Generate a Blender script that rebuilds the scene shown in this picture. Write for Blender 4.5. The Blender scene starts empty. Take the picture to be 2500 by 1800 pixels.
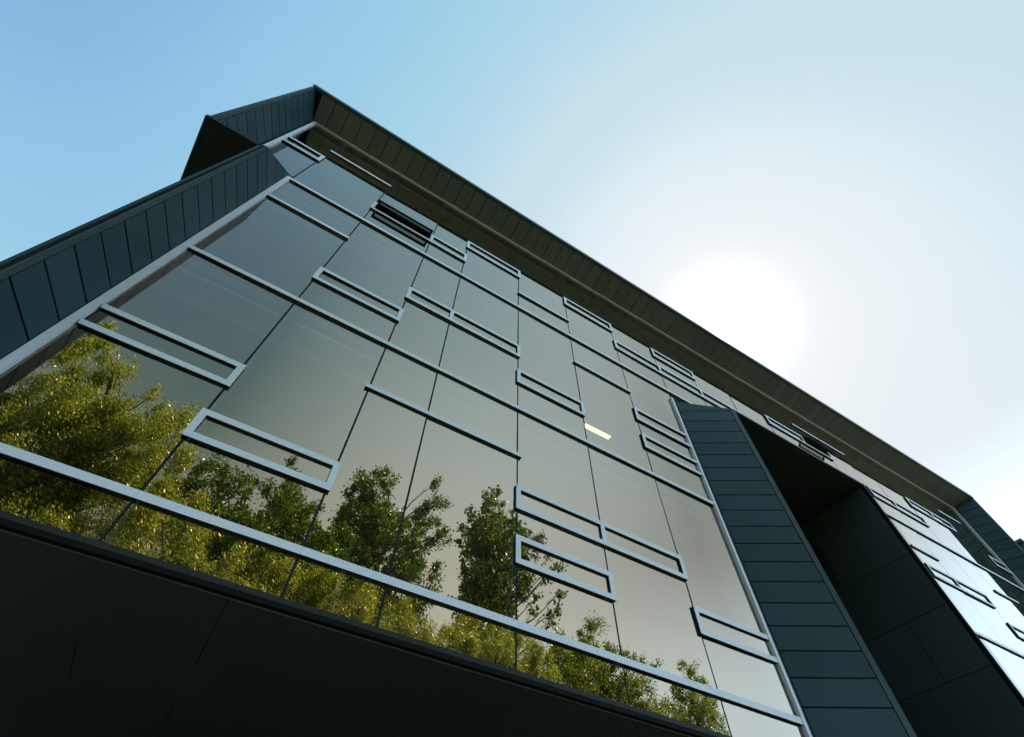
import bpy, bmesh, math, random
import numpy as np
from mathutils import Vector, Matrix
random.seed(7)
rng = np.random.default_rng(11)
sc = bpy.context.scene
C = sc.collection
S = 5.0            # metres from the camera to the plane of the glass; plan and height figures below are multiples of it
EYE = 1.6

# ------------------------------------------------------------------ camera
RIGHT = Vector((0.850545, -0.52572804, 0.01353617))
UP = Vector((-0.43908125, -0.69572721, 0.56848158))
FWD = Vector((0.28944922, 0.48946265, 0.82258462))
cam_d = bpy.data.cameras.new('camera')
cam_d.sensor_fit = 'HORIZONTAL'
cam_d.sensor_width = 36.0
cam_d.lens = 17.3925
cam_d.clip_start = 0.05
cam_d.clip_end = 3000
cam = bpy.data.objects.new('camera', cam_d)
C.objects.link(cam)
m = Matrix((RIGHT, UP, -FWD)).transposed().to_4x4()
m.translation = (0, 0, EYE)
cam.matrix_world = m
sc.camera = cam

# ------------------------------------------------------------------ sun and sky
SUN_DIR = Vector((0.56917, 0.18541, 0.80104)).normalized()
SUN_EL = math.asin(SUN_DIR.z)
SUN_AZ = math.atan2(SUN_DIR.x, SUN_DIR.y)          # from +Y towards +X
sun_d = bpy.data.lights.new('sun', 'SUN')
sun_d.energy = 5.0
sun_d.angle = math.radians(0.53)
sun_d.color = (1.0, 0.93, 0.82)
sun = bpy.data.objects.new('sun', sun_d)
C.objects.link(sun)
sun.rotation_euler = SUN_DIR.to_track_quat('Z', 'Y').to_euler()

world = bpy.data.worlds.new('World')
sc.world = world
world.use_nodes = True
wt = world.node_tree
for n in list(wt.nodes):
    wt.nodes.remove(n)
def wn(t, **k):
    n = wt.nodes.new(t)
    for a, b in k.items():
        setattr(n, a, b)
    return n
w_out = wn('ShaderNodeOutputWorld')
w_bg = wn('ShaderNodeBackground')
w_sky = wn('ShaderNodeTexSky')
w_sky.sky_type = 'NISHITA'
w_sky.sun_disc = False
w_sky.sun_elevation = SUN_EL
w_sky.sun_rotation = SUN_AZ
w_sky.air_density = 1.0
w_sky.dust_density = 1.2
w_sky.ozone_density = 1.2
w_bg.inputs['Strength'].default_value = 0.05
# hazy aureole round the sun, a function of the direction in the world
w_tc = wn('ShaderNodeTexCoord')
w_dot = wn('ShaderNodeVectorMath', operation='DOT_PRODUCT')
w_nrm = wn('ShaderNodeVectorMath', operation='NORMALIZE')
wt.links.new(w_tc.outputs['Generated'], w_nrm.inputs[0])
wt.links.new(w_nrm.outputs[0], w_dot.inputs[0])
w_dot.inputs[1].default_value = SUN_DIR
def wm(op, a, b=None, clamp=False):
    n = wn('ShaderNodeMath', operation=op)
    n.use_clamp = clamp
    for i, v in enumerate((a, b)):
        if v is None:
            continue
        if isinstance(v, (int, float)):
            n.inputs[i].default_value = v
        else:
            wt.links.new(v, n.inputs[i])
    return n.outputs[0]
c1 = wm('SUBTRACT', 1.0, w_dot.outputs['Value'])          # 0 at the sun
def lobe(amp, k):
    return wm('MULTIPLY', wm('EXPONENT', wm('MULTIPLY', c1, -k)), amp)
LOBES = [(0.5, 45.0, (0.95, 0.98, 1.0)), (9.0, 330.0, (1.0, 0.99, 0.97)), (600.0, 9000.0, (1.0, 0.97, 0.9))]
# tone of the sky: the brightness of the Nishita sky picks the colour of a hazy, slightly cyan summer sky
w_sep = wn('ShaderNodeSeparateColor')
wt.links.new(w_sky.outputs[0], w_sep.inputs[0])
w_xyz = wn('ShaderNodeSeparateXYZ')
wt.links.new(w_nrm.outputs[0], w_xyz.inputs[0])
zc = wm('MAXIMUM', w_xyz.outputs['Z'], 0.0)
m1 = wn('ShaderNodeMapRange')
m1.interpolation_type = 'SMOOTHSTEP'
wt.links.new(zc, m1.inputs['Value'])
m1.inputs['From Min'].default_value = 0.35
m1.inputs['From Max'].default_value = 0.68
m1.inputs['To Min'].default_value = 4.5
m1.inputs['To Max'].default_value = 0.0
wt.links.new(w_sky.outputs[0], w_sep.inputs[0])
w_ramp = wn('ShaderNodeValToRGB')
STOPS = [(0.14, (0.17, 0.38, 0.68)), (0.162, (0.235, 0.475, 0.745)), (0.172, (0.285, 0.555, 0.785)), (0.212, (0.366, 0.638, 0.807)), (0.325, (0.565, 0.745, 0.84)),
         (0.395, (0.58, 0.755, 0.84)), (0.558, (0.70, 0.831, 0.896)), (0.69, (0.77, 0.86, 0.91)), (1.3, (0.85, 0.885, 0.905))]
el = w_ramp.color_ramp.elements
while len(el) < len(STOPS):
    el.new(0.5)
for e_, (p_, c_) in zip(el, STOPS):
    e_.position = p_ / 1.5
    e_.color = (*c_, 1)
gr = wm('ADD', wm('MULTIPLY', w_sep.outputs[1], 0.115 / 1.5), wm('MULTIPLY', m1.outputs[0], 0.045))
wt.links.new(gr, w_ramp.inputs[0])
w_vs = wn('ShaderNodeVectorMath', operation='SCALE')
wt.links.new(w_ramp.outputs[0], w_vs.inputs[0])
w_vs.inputs['Scale'].default_value = 10.0
acc = w_vs.outputs[0]
for amp, k, col in LOBES:
    v = wn('ShaderNodeVectorMath', operation='SCALE')
    v.inputs[0].default_value = col
    wt.links.new(lobe(amp, k), v.inputs['Scale'])
    a = wn('ShaderNodeVectorMath', operation='ADD')
    wt.links.new(acc, a.inputs[0])
    wt.links.new(v.outputs[0], a.inputs[1])
    acc = a.outputs[0]
# bright haze towards the horizon, strongest on the sun's side
side = wm('ADD', wm('MULTIPLY', wm('ADD', wm('MULTIPLY', w_xyz.outputs['X'], math.sin(SUN_AZ)), wm('MULTIPLY', w_xyz.outputs['Y'], math.cos(SUN_AZ))), 0.8), 0.5, True)
mr = wn('ShaderNodeMapRange')
mr.interpolation_type = 'SMOOTHSTEP'
wt.links.new(zc, mr.inputs['Value'])
mr.inputs['From Min'].default_value = 0.30
mr.inputs['From Max'].default_value = 0.57
mr.inputs['To Min'].default_value = 14.0
mr.inputs['To Max'].default_value = 0.0
A2 = math.radians(158)  # added sky lobe behind the camera, brightens glass reflections in place of lens glare
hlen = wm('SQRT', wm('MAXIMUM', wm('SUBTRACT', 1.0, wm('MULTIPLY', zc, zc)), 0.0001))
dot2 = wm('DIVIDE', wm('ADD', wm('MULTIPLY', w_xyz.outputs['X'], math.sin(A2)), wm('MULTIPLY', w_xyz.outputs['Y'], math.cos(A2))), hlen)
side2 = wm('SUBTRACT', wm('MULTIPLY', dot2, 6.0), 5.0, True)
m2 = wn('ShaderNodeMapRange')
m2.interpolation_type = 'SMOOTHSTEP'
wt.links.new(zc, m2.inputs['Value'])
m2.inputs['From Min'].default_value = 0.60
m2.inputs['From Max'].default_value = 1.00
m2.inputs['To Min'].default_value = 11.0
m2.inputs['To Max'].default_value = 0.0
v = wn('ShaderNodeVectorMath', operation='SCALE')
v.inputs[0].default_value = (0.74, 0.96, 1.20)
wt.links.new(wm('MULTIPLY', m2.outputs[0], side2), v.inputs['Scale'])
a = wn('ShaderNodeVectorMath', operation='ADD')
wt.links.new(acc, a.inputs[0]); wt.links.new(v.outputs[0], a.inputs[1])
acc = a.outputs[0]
hz = wm('MULTIPLY', mr.outputs[0], side)
v = wn('ShaderNodeVectorMath', operation='SCALE')
v.inputs[0].default_value = (0.50, 0.88, 1.30)
wt.links.new(hz, v.inputs['Scale'])
a = wn('ShaderNodeVectorMath', operation='ADD')
wt.links.new(acc, a.inputs[0]); wt.links.new(v.outputs[0], a.inputs[1])
acc = a.outputs[0]
# thin high veil: a faint whitening with slow variation across the sky
w_noise = wn('ShaderNodeTexNoise')
w_noise.inputs['Scale'].default_value = 1.9
w_noise.inputs['Detail'].default_value = 5.0
w_noise.inputs['Roughness'].default_value = 0.55
wt.links.new(w_nrm.outputs[0], w_noise.inputs['Vector'])
veil = wm('MULTIPLY', wm('SUBTRACT', w_noise.outputs['Fac'], 0.38, True), 0.8)
v = wn('ShaderNodeVectorMath', operation='SCALE')
v.inputs[0].default_value = (1.0, 0.8, 0.3)
wt.links.new(veil, v.inputs['Scale'])
a = wn('ShaderNodeVectorMath', operation='ADD')
wt.links.new(acc, a.inputs[0]); wt.links.new(v.outputs[0], a.inputs[1])
v = wn('ShaderNodeVectorMath', operation='SCALE')
wt.links.new(a.outputs[0], v.inputs[0])
v.inputs['Scale'].default_value = 0.785
wt.links.new(v.outputs[0], w_bg.inputs['Color'])
wt.links.new(w_bg.outputs[0], w_out.inputs['Surface'])

sc.view_settings.view_transform = 'Standard'
sc.view_settings.look = 'None'
sc.view_settings.exposure = 1.35
sc.view_settings.gamma = 1.0
sc.render.engine = 'CYCLES'
sc.cycles.max_bounces = 8
sc.cycles.transparent_max_bounces = 12
sc.cycles.glossy_bounces = 5
sc.cycles.diffuse_bounces = 3
sc.cycles.sample_clamp_indirect = 3.0
sc.cycles.caustics_reflective = False
sc.cycles.use_denoising = True
sc.cycles.denoising_input_passes = 'RGB'

# ------------------------------------------------------------------ helpers
def W(x, y, z):
    return (x * S, y * S, z * S + EYE)

class MB:
    """collects polygons (plan/height figures in units of S) and links them as one mesh object"""
    def __init__(self):
        self.v, self.f, self.mi, self.cur = [], [], [], 0
    def poly(self, pts):
        n = len(self.v)
        self.v += [W(*p) for p in pts]
        self.f.append(tuple(range(n, n + len(pts)))); self.mi.append(self.cur)
    def prism(self, base, off):
        """base polygon extruded by the vector off, closed"""
        n = len(self.v); k = len(base)
        self.v += [W(*p) for p in base]
        self.v += [W(*(a + b for a, b in zip(p, off))) for p in base]
        self.f.append(tuple(range(n + k - 1, n - 1, -1)))
        self.f.append(tuple(range(n + k, n + 2 * k)))
        for i in range(k):
            j = (i + 1) % k
            self.f.append((n + i, n + j, n + k + j, n + k + i))
        self.mi += [self.cur] * (k + 2)
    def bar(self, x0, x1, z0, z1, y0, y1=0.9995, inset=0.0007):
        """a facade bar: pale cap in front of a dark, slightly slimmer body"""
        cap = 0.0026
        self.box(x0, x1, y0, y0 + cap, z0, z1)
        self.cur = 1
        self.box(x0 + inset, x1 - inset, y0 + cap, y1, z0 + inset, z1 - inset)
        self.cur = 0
    def box(self, x0, x1, y0, y1, z0, z1):
        self.prism([(x0, y0, z0), (x1, y0, z0), (x1, y1, z0), (x0, y1, z0)], (0, 0, z1 - z0))
    def build(self, name, mat, parent=None, label=None, kind=None):
        me = bpy.data.meshes.new(name)
        me.from_pydata(self.v, [], self.f)
        me.materials.append(mat)
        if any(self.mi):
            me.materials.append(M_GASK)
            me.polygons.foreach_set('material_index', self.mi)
        bm = bmesh.new(); bm.from_mesh(me)
        bmesh.ops.recalc_face_normals(bm, faces=bm.faces)
        bm.to_mesh(me); bm.free()
        o = bpy.data.objects.new(name, me)
        C.objects.link(o)
        if parent is not None:
            o.parent = parent
            o.matrix_parent_inverse = parent.matrix_world.inverted()
        if label: o['label'] = label
        if kind: o['kind'] = kind
        return o

def empty(name, loc, label, cat, group=None):
    o = bpy.data.objects.new(name, None)
    C.objects.link(o)
    o.location = loc
    o.matrix_world = Matrix.Translation(loc)
    o['label'] = label; o['category'] = cat
    if group: o['group'] = group
    return o

# ------------------------------------------------------------------ materials
def mat(name):
    mt = bpy.data.materials.new(name)
    mt.use_nodes = True
    nt = mt.node_tree
    b = nt.nodes['Principled BSDF']
    return mt, nt, b

def noise_col(nt, b, c0, c1, scale, detail=4.0, coord='Object', stretch=None, island=0.0):
    tc = nt.nodes.new('ShaderNodeTexCoord')
    nz = nt.nodes.new('ShaderNodeTexNoise')
    nz.inputs['Scale'].default_value = scale
    nz.inputs['Detail'].default_value = detail
    src = tc.outputs[coord]
    if stretch:
        mp = nt.nodes.new('ShaderNodeMapping'); mp.inputs['Scale'].default_value = stretch
        nt.links.new(src, mp.inputs[0]); src = mp.outputs[0]
    nt.links.new(src, nz.inputs['Vector'])
    mx = nt.nodes.new('ShaderNodeMix'); mx.data_type = 'RGBA'
    mx.inputs[6].default_value = (*c0, 1); mx.inputs[7].default_value = (*c1, 1)
    fac = nz.outputs['Fac']
    if island:
        ge = nt.nodes.new('ShaderNodeNewGeometry')
        ma = nt.nodes.new('ShaderNodeMath'); ma.operation = 'MULTIPLY_ADD'
        nt.links.new(ge.outputs['Random Per Island'], ma.inputs[0])
        ma.inputs[1].default_value = island
        sb = nt.nodes.new('ShaderNodeMath'); sb.operation = 'ADD'
        sb.inputs[1].default_value = -island / 2
        nt.links.new(fac, sb.inputs[0]); nt.links.new(sb.outputs[0], ma.inputs[2])
        ma.use_clamp = True
        fac = ma.outputs[0]
    nt.links.new(fac, mx.inputs[0])
    nt.links.new(mx.outputs[2], b.inputs['Base Color'])
    return nz, src

def bump(nt, b, src, scale, strength, dist, detail=3.0):
    nz = nt.nodes.new('ShaderNodeTexNoise'); nz.inputs['Scale'].default_value = scale; nz.inputs['Detail'].default_value = detail
    nt.links.new(src, nz.inputs['Vector'])
    bp = nt.nodes.new('ShaderNodeBump'); bp.inputs['Strength'].default_value = strength; bp.inputs['Distance'].default_value = dist
    nt.links.new(nz.outputs['Fac'], bp.inputs['Height'])
    nt.links.new(bp.outputs[0], b.inputs['Normal'])

def clad_mat(name, c0, c1, rough=0.45, island=0.5, metallic=0.0, spec=0.35, dent=0.12):
    mt, nt, b = mat(name)
    nz, src = noise_col(nt, b, c0, c1, 0.9, 5.0, island=island)
    b.inputs['Roughness'].default_value = rough
    b.inputs['Metallic'].default_value = metallic
    b.inputs['Specular IOR Level'].default_value = spec
    if dent: bump(nt, b, src, 1.3, dent, 0.02)
    return mt

M_CLAD = clad_mat('zinc_cladding', (0.008, 0.031, 0.040), (0.019, 0.056, 0.071), 0.5, 0.5, 0.0, 0.2)
M_TRIM = clad_mat('dark_trim', (0.010, 0.036, 0.046), (0.016, 0.048, 0.060), 0.4, 0.0)
M_EAVE = clad_mat('eaves_board', (0.078, 0.083, 0.093), (0.115, 0.12, 0.132), 0.55, 0.6)
M_DARK = clad_mat('dark_wall', (0.022, 0.040, 0.044), (0.032, 0.052, 0.057), 0.5, 0.5)
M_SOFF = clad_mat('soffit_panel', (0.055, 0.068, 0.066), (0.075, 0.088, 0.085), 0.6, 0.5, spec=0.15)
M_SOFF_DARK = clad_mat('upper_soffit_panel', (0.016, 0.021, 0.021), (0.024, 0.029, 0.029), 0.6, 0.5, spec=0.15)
M_SEAM = clad_mat('seam_gap', (0.004, 0.005, 0.005), (0.006, 0.007, 0.007), 0.8, 0.0, spec=0.1)
M_RED = clad_mat('louvre_red_brown', (0.034, 0.016, 0.014), (0.045, 0.02, 0.018), 0.6, 0.2)
M_ROOF = clad_mat('roof_membrane', (0.10, 0.10, 0.10), (0.16, 0.16, 0.155), 0.8, 0.0)
M_ALU = clad_mat('anodised_frame', (0.60, 0.66, 0.77), (0.66, 0.71, 0.82), 0.45, 0.3, metallic=0.0, spec=0.5, dent=0)
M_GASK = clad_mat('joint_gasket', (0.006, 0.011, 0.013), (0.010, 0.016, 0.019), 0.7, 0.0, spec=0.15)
M_GLINT = clad_mat('bare_metal_cap', (0.55, 0.55, 0.55), (0.65, 0.65, 0.65), 0.25, 0.0, metallic=0.9)

def interior_mat(name, c0, c1):
    mt, nt, b = mat(name)
    noise_col(nt, b, c0, c1, 0.5, 3.0)
    b.inputs['Roughness'].default_value = 0.8
    return mt
M_CEIL = interior_mat('ceiling_plaster', (0.50, 0.48, 0.43), (0.62, 0.60, 0.54))
M_FLOOR = interior_mat('floor_screed', (0.20, 0.19, 0.17), (0.28, 0.26, 0.23))
M_WALLI = interior_mat('inner_wall', (0.42, 0.40, 0.35), (0.55, 0.52, 0.46))
M_DUCT = interior_mat('duct_metal', (0.22, 0.23, 0.23), (0.30, 0.31, 0.31))

def glass_mat():
    """solar control glass: a warm grey coated mirror by day, thinly see-through, more mirror at grazing angles"""
    mt, nt, b = mat('coated_glass')
    nt.nodes.remove(b)
    out = nt.nodes['Material Output']
    gl = nt.nodes.new('ShaderNodeBsdfGlossy'); gl.inputs['Roughness'].default_value = 0.0
    gl.inputs['Color'].default_value = (0.97, 0.80, 0.66, 1)
    tr = nt.nodes.new('ShaderNodeBsdfTransparent'); tr.inputs['Color'].default_value = (0.60, 0.61, 0.56, 1)
    ge = nt.nodes.new('ShaderNodeNewGeometry')
    dt = nt.nodes.new('ShaderNodeVectorMath'); dt.operation = 'DOT_PRODUCT'
    nt.links.new(ge.outputs['Incoming'], dt.inputs[0]); nt.links.new(ge.outputs['Normal'], dt.inputs[1])
    def mth(op, a, b_=None, c_=None):
        n = nt.nodes.new('ShaderNodeMath'); n.operation = op
        for i, v_ in enumerate((a, b_, c_)):
            if v_ is None: continue
            if isinstance(v_, (int, float)): n.inputs[i].default_value = v_
            else: nt.links.new(v_, n.inputs[i])
        return n.outputs[0]
    co = mth('ABSOLUTE', dt.outputs['Value'])
    sch = mth('POWER', mth('SUBTRACT', 1.0, co), 3.2)
    fac = mth('MULTIPLY_ADD', sch, 1.0 - GLASS_R0, GLASS_R0)
    # colour of the coating fades to neutral at grazing angles
    mc = nt.nodes.new('ShaderNodeMix'); mc.data_type = 'RGBA'
    mc.inputs[6].default_value = (*GLASS_TINT, 1); mc.inputs[7].default_value = (1, 0.99, 0.98, 1)
    nt.links.new(mth('POWER', mth('SUBTRACT', 1.0, co), 1.3), mc.inputs[0])
    nt.links.new(mc.outputs[2], gl.inputs['Color'])
    # very slight roller-wave distortion
    tc = nt.nodes.new('ShaderNodeTexCoord')
    mp = nt.nodes.new('ShaderNodeMapping'); mp.inputs['Scale'].default_value = (0.35, 1, 1.1)
    nt.links.new(tc.outputs['Object'], mp.inputs[0])
    nz = nt.nodes.new('ShaderNodeTexNoise'); nz.inputs['Scale'].default_value = 1.0; nz.inputs['Detail'].default_value = 1.0
    nt.links.new(mp.outputs[0], nz.inputs['Vector'])
    bp = nt.nodes.new('ShaderNodeBump'); bp.inputs['Strength'].default_value = 1.0; bp.inputs['Distance'].default_value = 0.0016
    nt.links.new(nz.outputs['Fac'], bp.inputs['Height'])
    nt.links.new(bp.outputs[0], gl.inputs['Normal'])
    mx = nt.nodes.new('ShaderNodeMixShader')
    nt.links.new(fac, mx.inputs[0]); nt.links.new(tr.outputs[0], mx.inputs[1]); nt.links.new(gl.outputs[0], mx.inputs[2])
    nt.links.new(mx.outputs[0], out.inputs['Surface'])
    return mt
GLASS_R0 = 0.33
GLASS_TINT = (0.78, 0.55, 0.31)
M_GLASS = glass_mat()

def lamp_mat():
    mt, nt, b = mat('lamp_diffuser')
    b.inputs['Base Color'].default_value = (0.8, 0.78, 0.7, 1)
    b.inputs['Emission Color'].default_value = (1.0, 0.72, 0.40, 1)
    b.inputs['Emission Strength'].default_value = 1.3
    return mt
M_LAMP = lamp_mat()

# ------------------------------------------------------------------ the building
# reference figures: x along the glass, Y away from the camera (glass at 1.0), z above the eye
RIM = 0.835                     # plane of the outer rims
XL, XR = -0.757, 5.385          # glass of the upper storey, left and right
ZT = 3.10                       # top of the glass
Z0 = 0.505                      # underside of the overhang
T0, T2, T1 = 0.631, 1.444, 2.252
bld = empty('office_building', (0, S * 1.5, 0), 'dark clad office building with a tall reflective glass front seen from below', 'building')

def clip_below(poly, fn):
    """keep the part of a 2-D polygon (s, z) below the line z = fn(s)"""
    out = []
    n = len(poly)
    for i in range(n):
        a, b_ = poly[i], poly[(i + 1) % n]
        da, db = fn(a[0]) - a[1], fn(b_[0]) - b_[1]
        if da >= 0: out.append(a)
        if da * db < 0:
            t = da / (da - db)
            out.append((a[0] + (b_[0] - a[0]) * t, a[1] + (b_[1] - a[1]) * t))
    return out

def fin(name, pin, pout, z0, zin, zout, phase, nside, mat_p=None, s0=0.07, s1=0.90, label=None, pitch=0.0835, thick=0.0022):
    """flared side of a rim: boards between horizontal seams on a dark backing, with a flush edge strip.
    pin/pout = plan points at the glass and at the outer edge; nside = plan vector pointing out of the face"""
    mat_p = mat_p or M_CLAD
    fn = lambda s: zin + (zout - zin) * s
    P = lambda s, z, o=0.0: (pin[0] + (pout[0] - pin[0]) * s + nside[0] * o, pin[1] + (pout[1] - pin[1]) * s + nside[1] * o, z)
    back = MB()
    back.prism([P(0, z0), P(1, z0), P(1, fn(1)), P(0, fn(0))], (-nside[0] * 0.012, -nside[1] * 0.012, 0))
    bo = back.build(name, M_SEAM, bld, label)
    mb = MB()
    zz = phase
    while zz > z0: zz -= pitch
    g = 0.0024
    while zz < max(zin, zout):
        lo, hi = max(zz + g, z0), zz + pitch - g
        if hi > lo:
            poly = clip_below([(s0, lo), (s1, lo), (s1, hi), (s0, hi)], lambda s: fn(s) - 0.004)
            if len(poly) > 2:
                t = thick * random.uniform(0.9, 1.15)
                mb.prism([P(s, z, 0.0004) for s, z in poly], (nside[0] * t, nside[1] * t, 0))
        zz += pitch
    mb.build('cladding_board', mat_p, bo)
    ed = MB()
    t = thick * 1.3
    poly = clip_below([(s1 + 0.012, z0), (1.0, z0), (1.0, 9), (s1 + 0.012, 9)], fn)
    ed.prism([P(s, z, 0.0004) for s, z in poly], (nside[0] * t, nside[1] * t, 0))
    poly = clip_below([(0.0, z0), (s0 - 0.015, z0), (s0 - 0.015, 9), (0.0, 9)], fn)
    ed.prism([P(s, z, 0.0004) for s, z in poly], (nside[0] * t * 0.8, nside[1] * t * 0.8, 0))
    ed.build('edge_strip', M_TRIM, bo)
    return bo

def nrm(a, b_, flip):
    dx, dy = b_[0] - a[0], b_[1] - a[1]
    l = math.hypot(dx, dy)
    n = (dy / l, -dx / l)
    return (-n[0], -n[1]) if flip else n

# upper storey, left and right flared cheeks
pin, pout = (-0.768, 1.0), (-0.826, 0.8355)
fin('cladding_fin', pin, pout, 2.03, ZT + 0.004, 3.154, 2.130, (0.943, -0.333))
pin, pout = (XR + 0.013, 1.0), (5.488, RIM)
n_ = nrm(pin, pout, False)
if n_[0] > 0: n_ = (-n_[0], -n_[1])
fin('cladding_fin', pin, pout, Z0, ZT + 0.004, 3.152, 2.130, n_)
# lower left cheek, cut off obliquely at its top
fin('cladding_fin', (-0.580, 1.0), (-0.6265, 0.8295), Z0 - 0.01, 2.29, 2.032, 0.863, (0.9648, -0.2631))
# lower right cheek of the same bay (runs far outwards)
pin, pout = (1.642, 1.0), (1.898, 0.836)
n_ = nrm(pin, pout, True)
if n_[0] > 0: n_ = (-n_[0], -n_[1])
fin('cladding_fin', pin, pout, Z0 - 0.01, 2.165, 2.098, 0.667, n_, s0=0.03, s1=0.92, pitch=0.08335)

# top of the upper storey: sloping eaves underside of boards
def eave(s):                                         # s 0 at the glass, 1 at the rim
    return (1.0 - 0.165 * s, 3.104 + 0.050 * s)
mb = MB()
xa, xb = -0.768, XR + 0.013
mb.prism([(xa, 1.0, 3.104), (-0.826, 0.8355, 3.154), (5.488, 0.8355, 3.154), (xb, 1.0, 3.104)], (0, 0, 0.02))
ev = mb.build('eaves_underside', M_SEAM, bld)
mb = MB()
x = -0.696 - 0.0827 * 1
def xleft(s): return -0.768 - 0.058 * s
def xright(s): return XR + 0.013 + 0.090 * s
while x < 5.5:
    s0, s1 = 0.05, 0.91
    l, r = x + 0.0018, x + 0.0827 - 0.0018
    a0, a1 = max(l, xleft(s0) + .004), max(l, xleft(s1) + .004)
    b0, b1 = min(r, xright(s0) - .004), min(r, xright(s1) - .004)
    if b0 > a0 or b1 > a1:
        y0, z0_ = eave(s0); y1, z1_ = eave(s1)
        b0 = max(b0, a0 + 1e-4); b1 = max(b1, a1 + 1e-4)
        t = 0.0022 * random.uniform(0.9, 1.15)
        mb.prism([(a0, y0, z0_ - 0.0004), (a1, y1, z1_ - 0.0004), (b1, y1, z1_ - 0.0004), (b0, y0, z0_ - 0.0004)], (0, 0, -t))
    x += 0.0827
mb.build('eaves_board', M_EAVE, ev)
mb = MB()
y0, z0_ = eave(0.925)
mb.prism([(xleft(.925), y0, z0_ - 0.0004), (-0.826, 0.8355, 3.1536), (5.488, 0.8355, 3.1536), (xright(.925), y0, z0_ - 0.0004)], (0, 0, -0.003))
mb.build('eaves_edge_strip', M_TRIM, ev)
# fascia and roof
mb = MB()
mb.box(-0.838, 5.500, RIM - 0.005, RIM, 3.147, 3.178)
mb.build('fascia', M_TRIM, bld)
mb = MB()
mb.prism([(-0.834, RIM, 3.176), (5.498, RIM, 3.176), (5.9, 7.0, 3.176), (-1.53, 7.0, 3.176)], (0, 0, 0.010))
mb.build('roof', M_ROOF, bld)
# outer left wall of the upper storey and its dark underside
def wl(y): return -0.834 - 0.115 * (y - RIM)
mb = MB()
mb.prism([(wl(RIM), RIM, 2.018), (wl(7), 7.0, 2.018), (wl(7), 7.0, 3.175), (wl(RIM), RIM, 3.175)], (0.009, 0, 0))
mb.build('outer_wall', M_CLAD, bld)
mb = MB()
mb.prism([(wl(RIM) - .002, RIM, 2.011), (wl(7) - .002, 7.0, 2.011), (wl(7) - .002, 7.0, 2.03), (wl(RIM) - .002, RIM, 2.03)], (-0.006, 0, 0))
mb.build('drip_edge', M_TRIM, bld)
mb = MB()
mb.prism([(wl(RIM) + .01, RIM, 2.016), (-0.656, RIM, 2.016), (-0.656, 7.0, 2.016), (wl(7) + .01, 7.0, 2.016)], (0, 0, 0.012))
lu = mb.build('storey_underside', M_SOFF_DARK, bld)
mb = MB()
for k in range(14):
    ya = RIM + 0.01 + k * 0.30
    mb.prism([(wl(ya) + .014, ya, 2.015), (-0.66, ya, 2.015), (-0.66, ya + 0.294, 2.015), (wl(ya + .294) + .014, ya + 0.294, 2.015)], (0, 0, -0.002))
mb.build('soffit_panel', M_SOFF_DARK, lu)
# sloping ledges under the glass of the upper storey
mb = MB()
mb.prism([(-0.824, RIM, 2.019), (-0.824, 0.998, 2.30), (-0.824, 0.998, 2.029), (-0.824, RIM + .001, 2.0185)], (0.17, 0, 0))
mb.build('sloping_ledge', M_CLAD, bld)
mb = MB()
mb.prism([(1.642, 0.9985, 2.168), (1.900, RIM, 2.100), (2.976, RIM, 2.100), (3.03, 0.9985, 2.28), (1.9, 0.9985, 2.28)], (0, 0.0, -0.012))
mb.build('sloping_ledge', M_TRIM, bld)
# recess between the two lower bays
mb = MB()
mb.box(1.902, 2.974, RIM + .002, 2.2, 2.086, 2.098)
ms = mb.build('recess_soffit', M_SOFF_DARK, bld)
mb = MB(); mb.box(1.902, 2.974, 2.2, 2.22, -0.32, 2.098); mb.build('recess_wall', M_DARK, bld)
mb = MB(); mb.box(1.890, 1.902, RIM + .004, 2.2, Z0 - 0.01, 2.098); mb.build('recess_wall', M_DARK, bld)
# flank of the right bay with its boards and a narrow red brown louvre
flank = MB(); flank.box(2.980, 2.992, RIM + .001, 2.2, -0.32, 2.100)
fl = flank.build('flank_wall', M_SEAM, bld)
mb = MB()
LV = (1.258, 1.62, 1.652, 1.925)
zz = -0.32
row = 0
while zz < 2.09:
    hi = min(zz + 0.2785 - .003, 2.097)
    cuts = [RIM + .012, RIM + .012 + (0.22 if row % 2 else 0.44)]
    while cuts[-1] < 2.19: cuts.append(min(cuts[-1] + 0.44, 2.195))
    for ya, yb in zip(cuts[:-1], cuts[1:]):
        yb -= .003
        if yb - ya < .01: continue
        segs = [(ya, yb, zz, hi)]
        res = []
        for (a, b_, c, d) in segs:
            if b_ > LV[0] and a < LV[1] and d > LV[2] and c < LV[3]:
                if a < LV[0]: res.append((a, LV[0], c, d))
                if b_ > LV[1]: res.append((LV[1], b_, c, d))
                a2, b2 = max(a, LV[0]), min(b_, LV[1])
                if c < LV[2]: res.append((a2, b2, c, LV[2]))
                if d > LV[3]: res.append((a2, b2, LV[3], d))
            else: res.append((a, b_, c, d))
        for (a, b_, c, d) in res:
            mb.box(2.977 + random.uniform(0, .0004), 2.9796, a, b_, c, d)
    zz += 0.2785; row += 1
mb.build('flank_board', M_DARK, fl)
mb = MB()
z = LV[2] + .004
while z < LV[3] - .006:
    mb.prism([(2.9795, LV[0] + .004, z), (2.978, LV[0] + .004, z + .007), (2.9795, LV[0] + .004, z + .007)], (0, LV[1] - LV[0] - .008, 0)); z += 0.0115
lv = mb.build('louvre', M_RED, bld, 'narrow red brown louvre in the dark flank wall')
mb = MB()
for a, b_, c, d in ((LV[0] - .002, LV[0] + .003, LV[2] - .002, LV[3] + .002), (LV[1] - .003, LV[1] + .002, LV[2] - .002, LV[3] + .002), (LV[0] + .003, LV[1] - .003, LV[2] - .002, LV[2] + .003), (LV[0] + .003, LV[1] - .003, LV[3] - .003, LV[3] + .002)):
    mb.box(2.9762, 2.9768 + .002, a, b_, c, d)
mb.build('louvre_frame', M_RED, lv)
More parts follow.
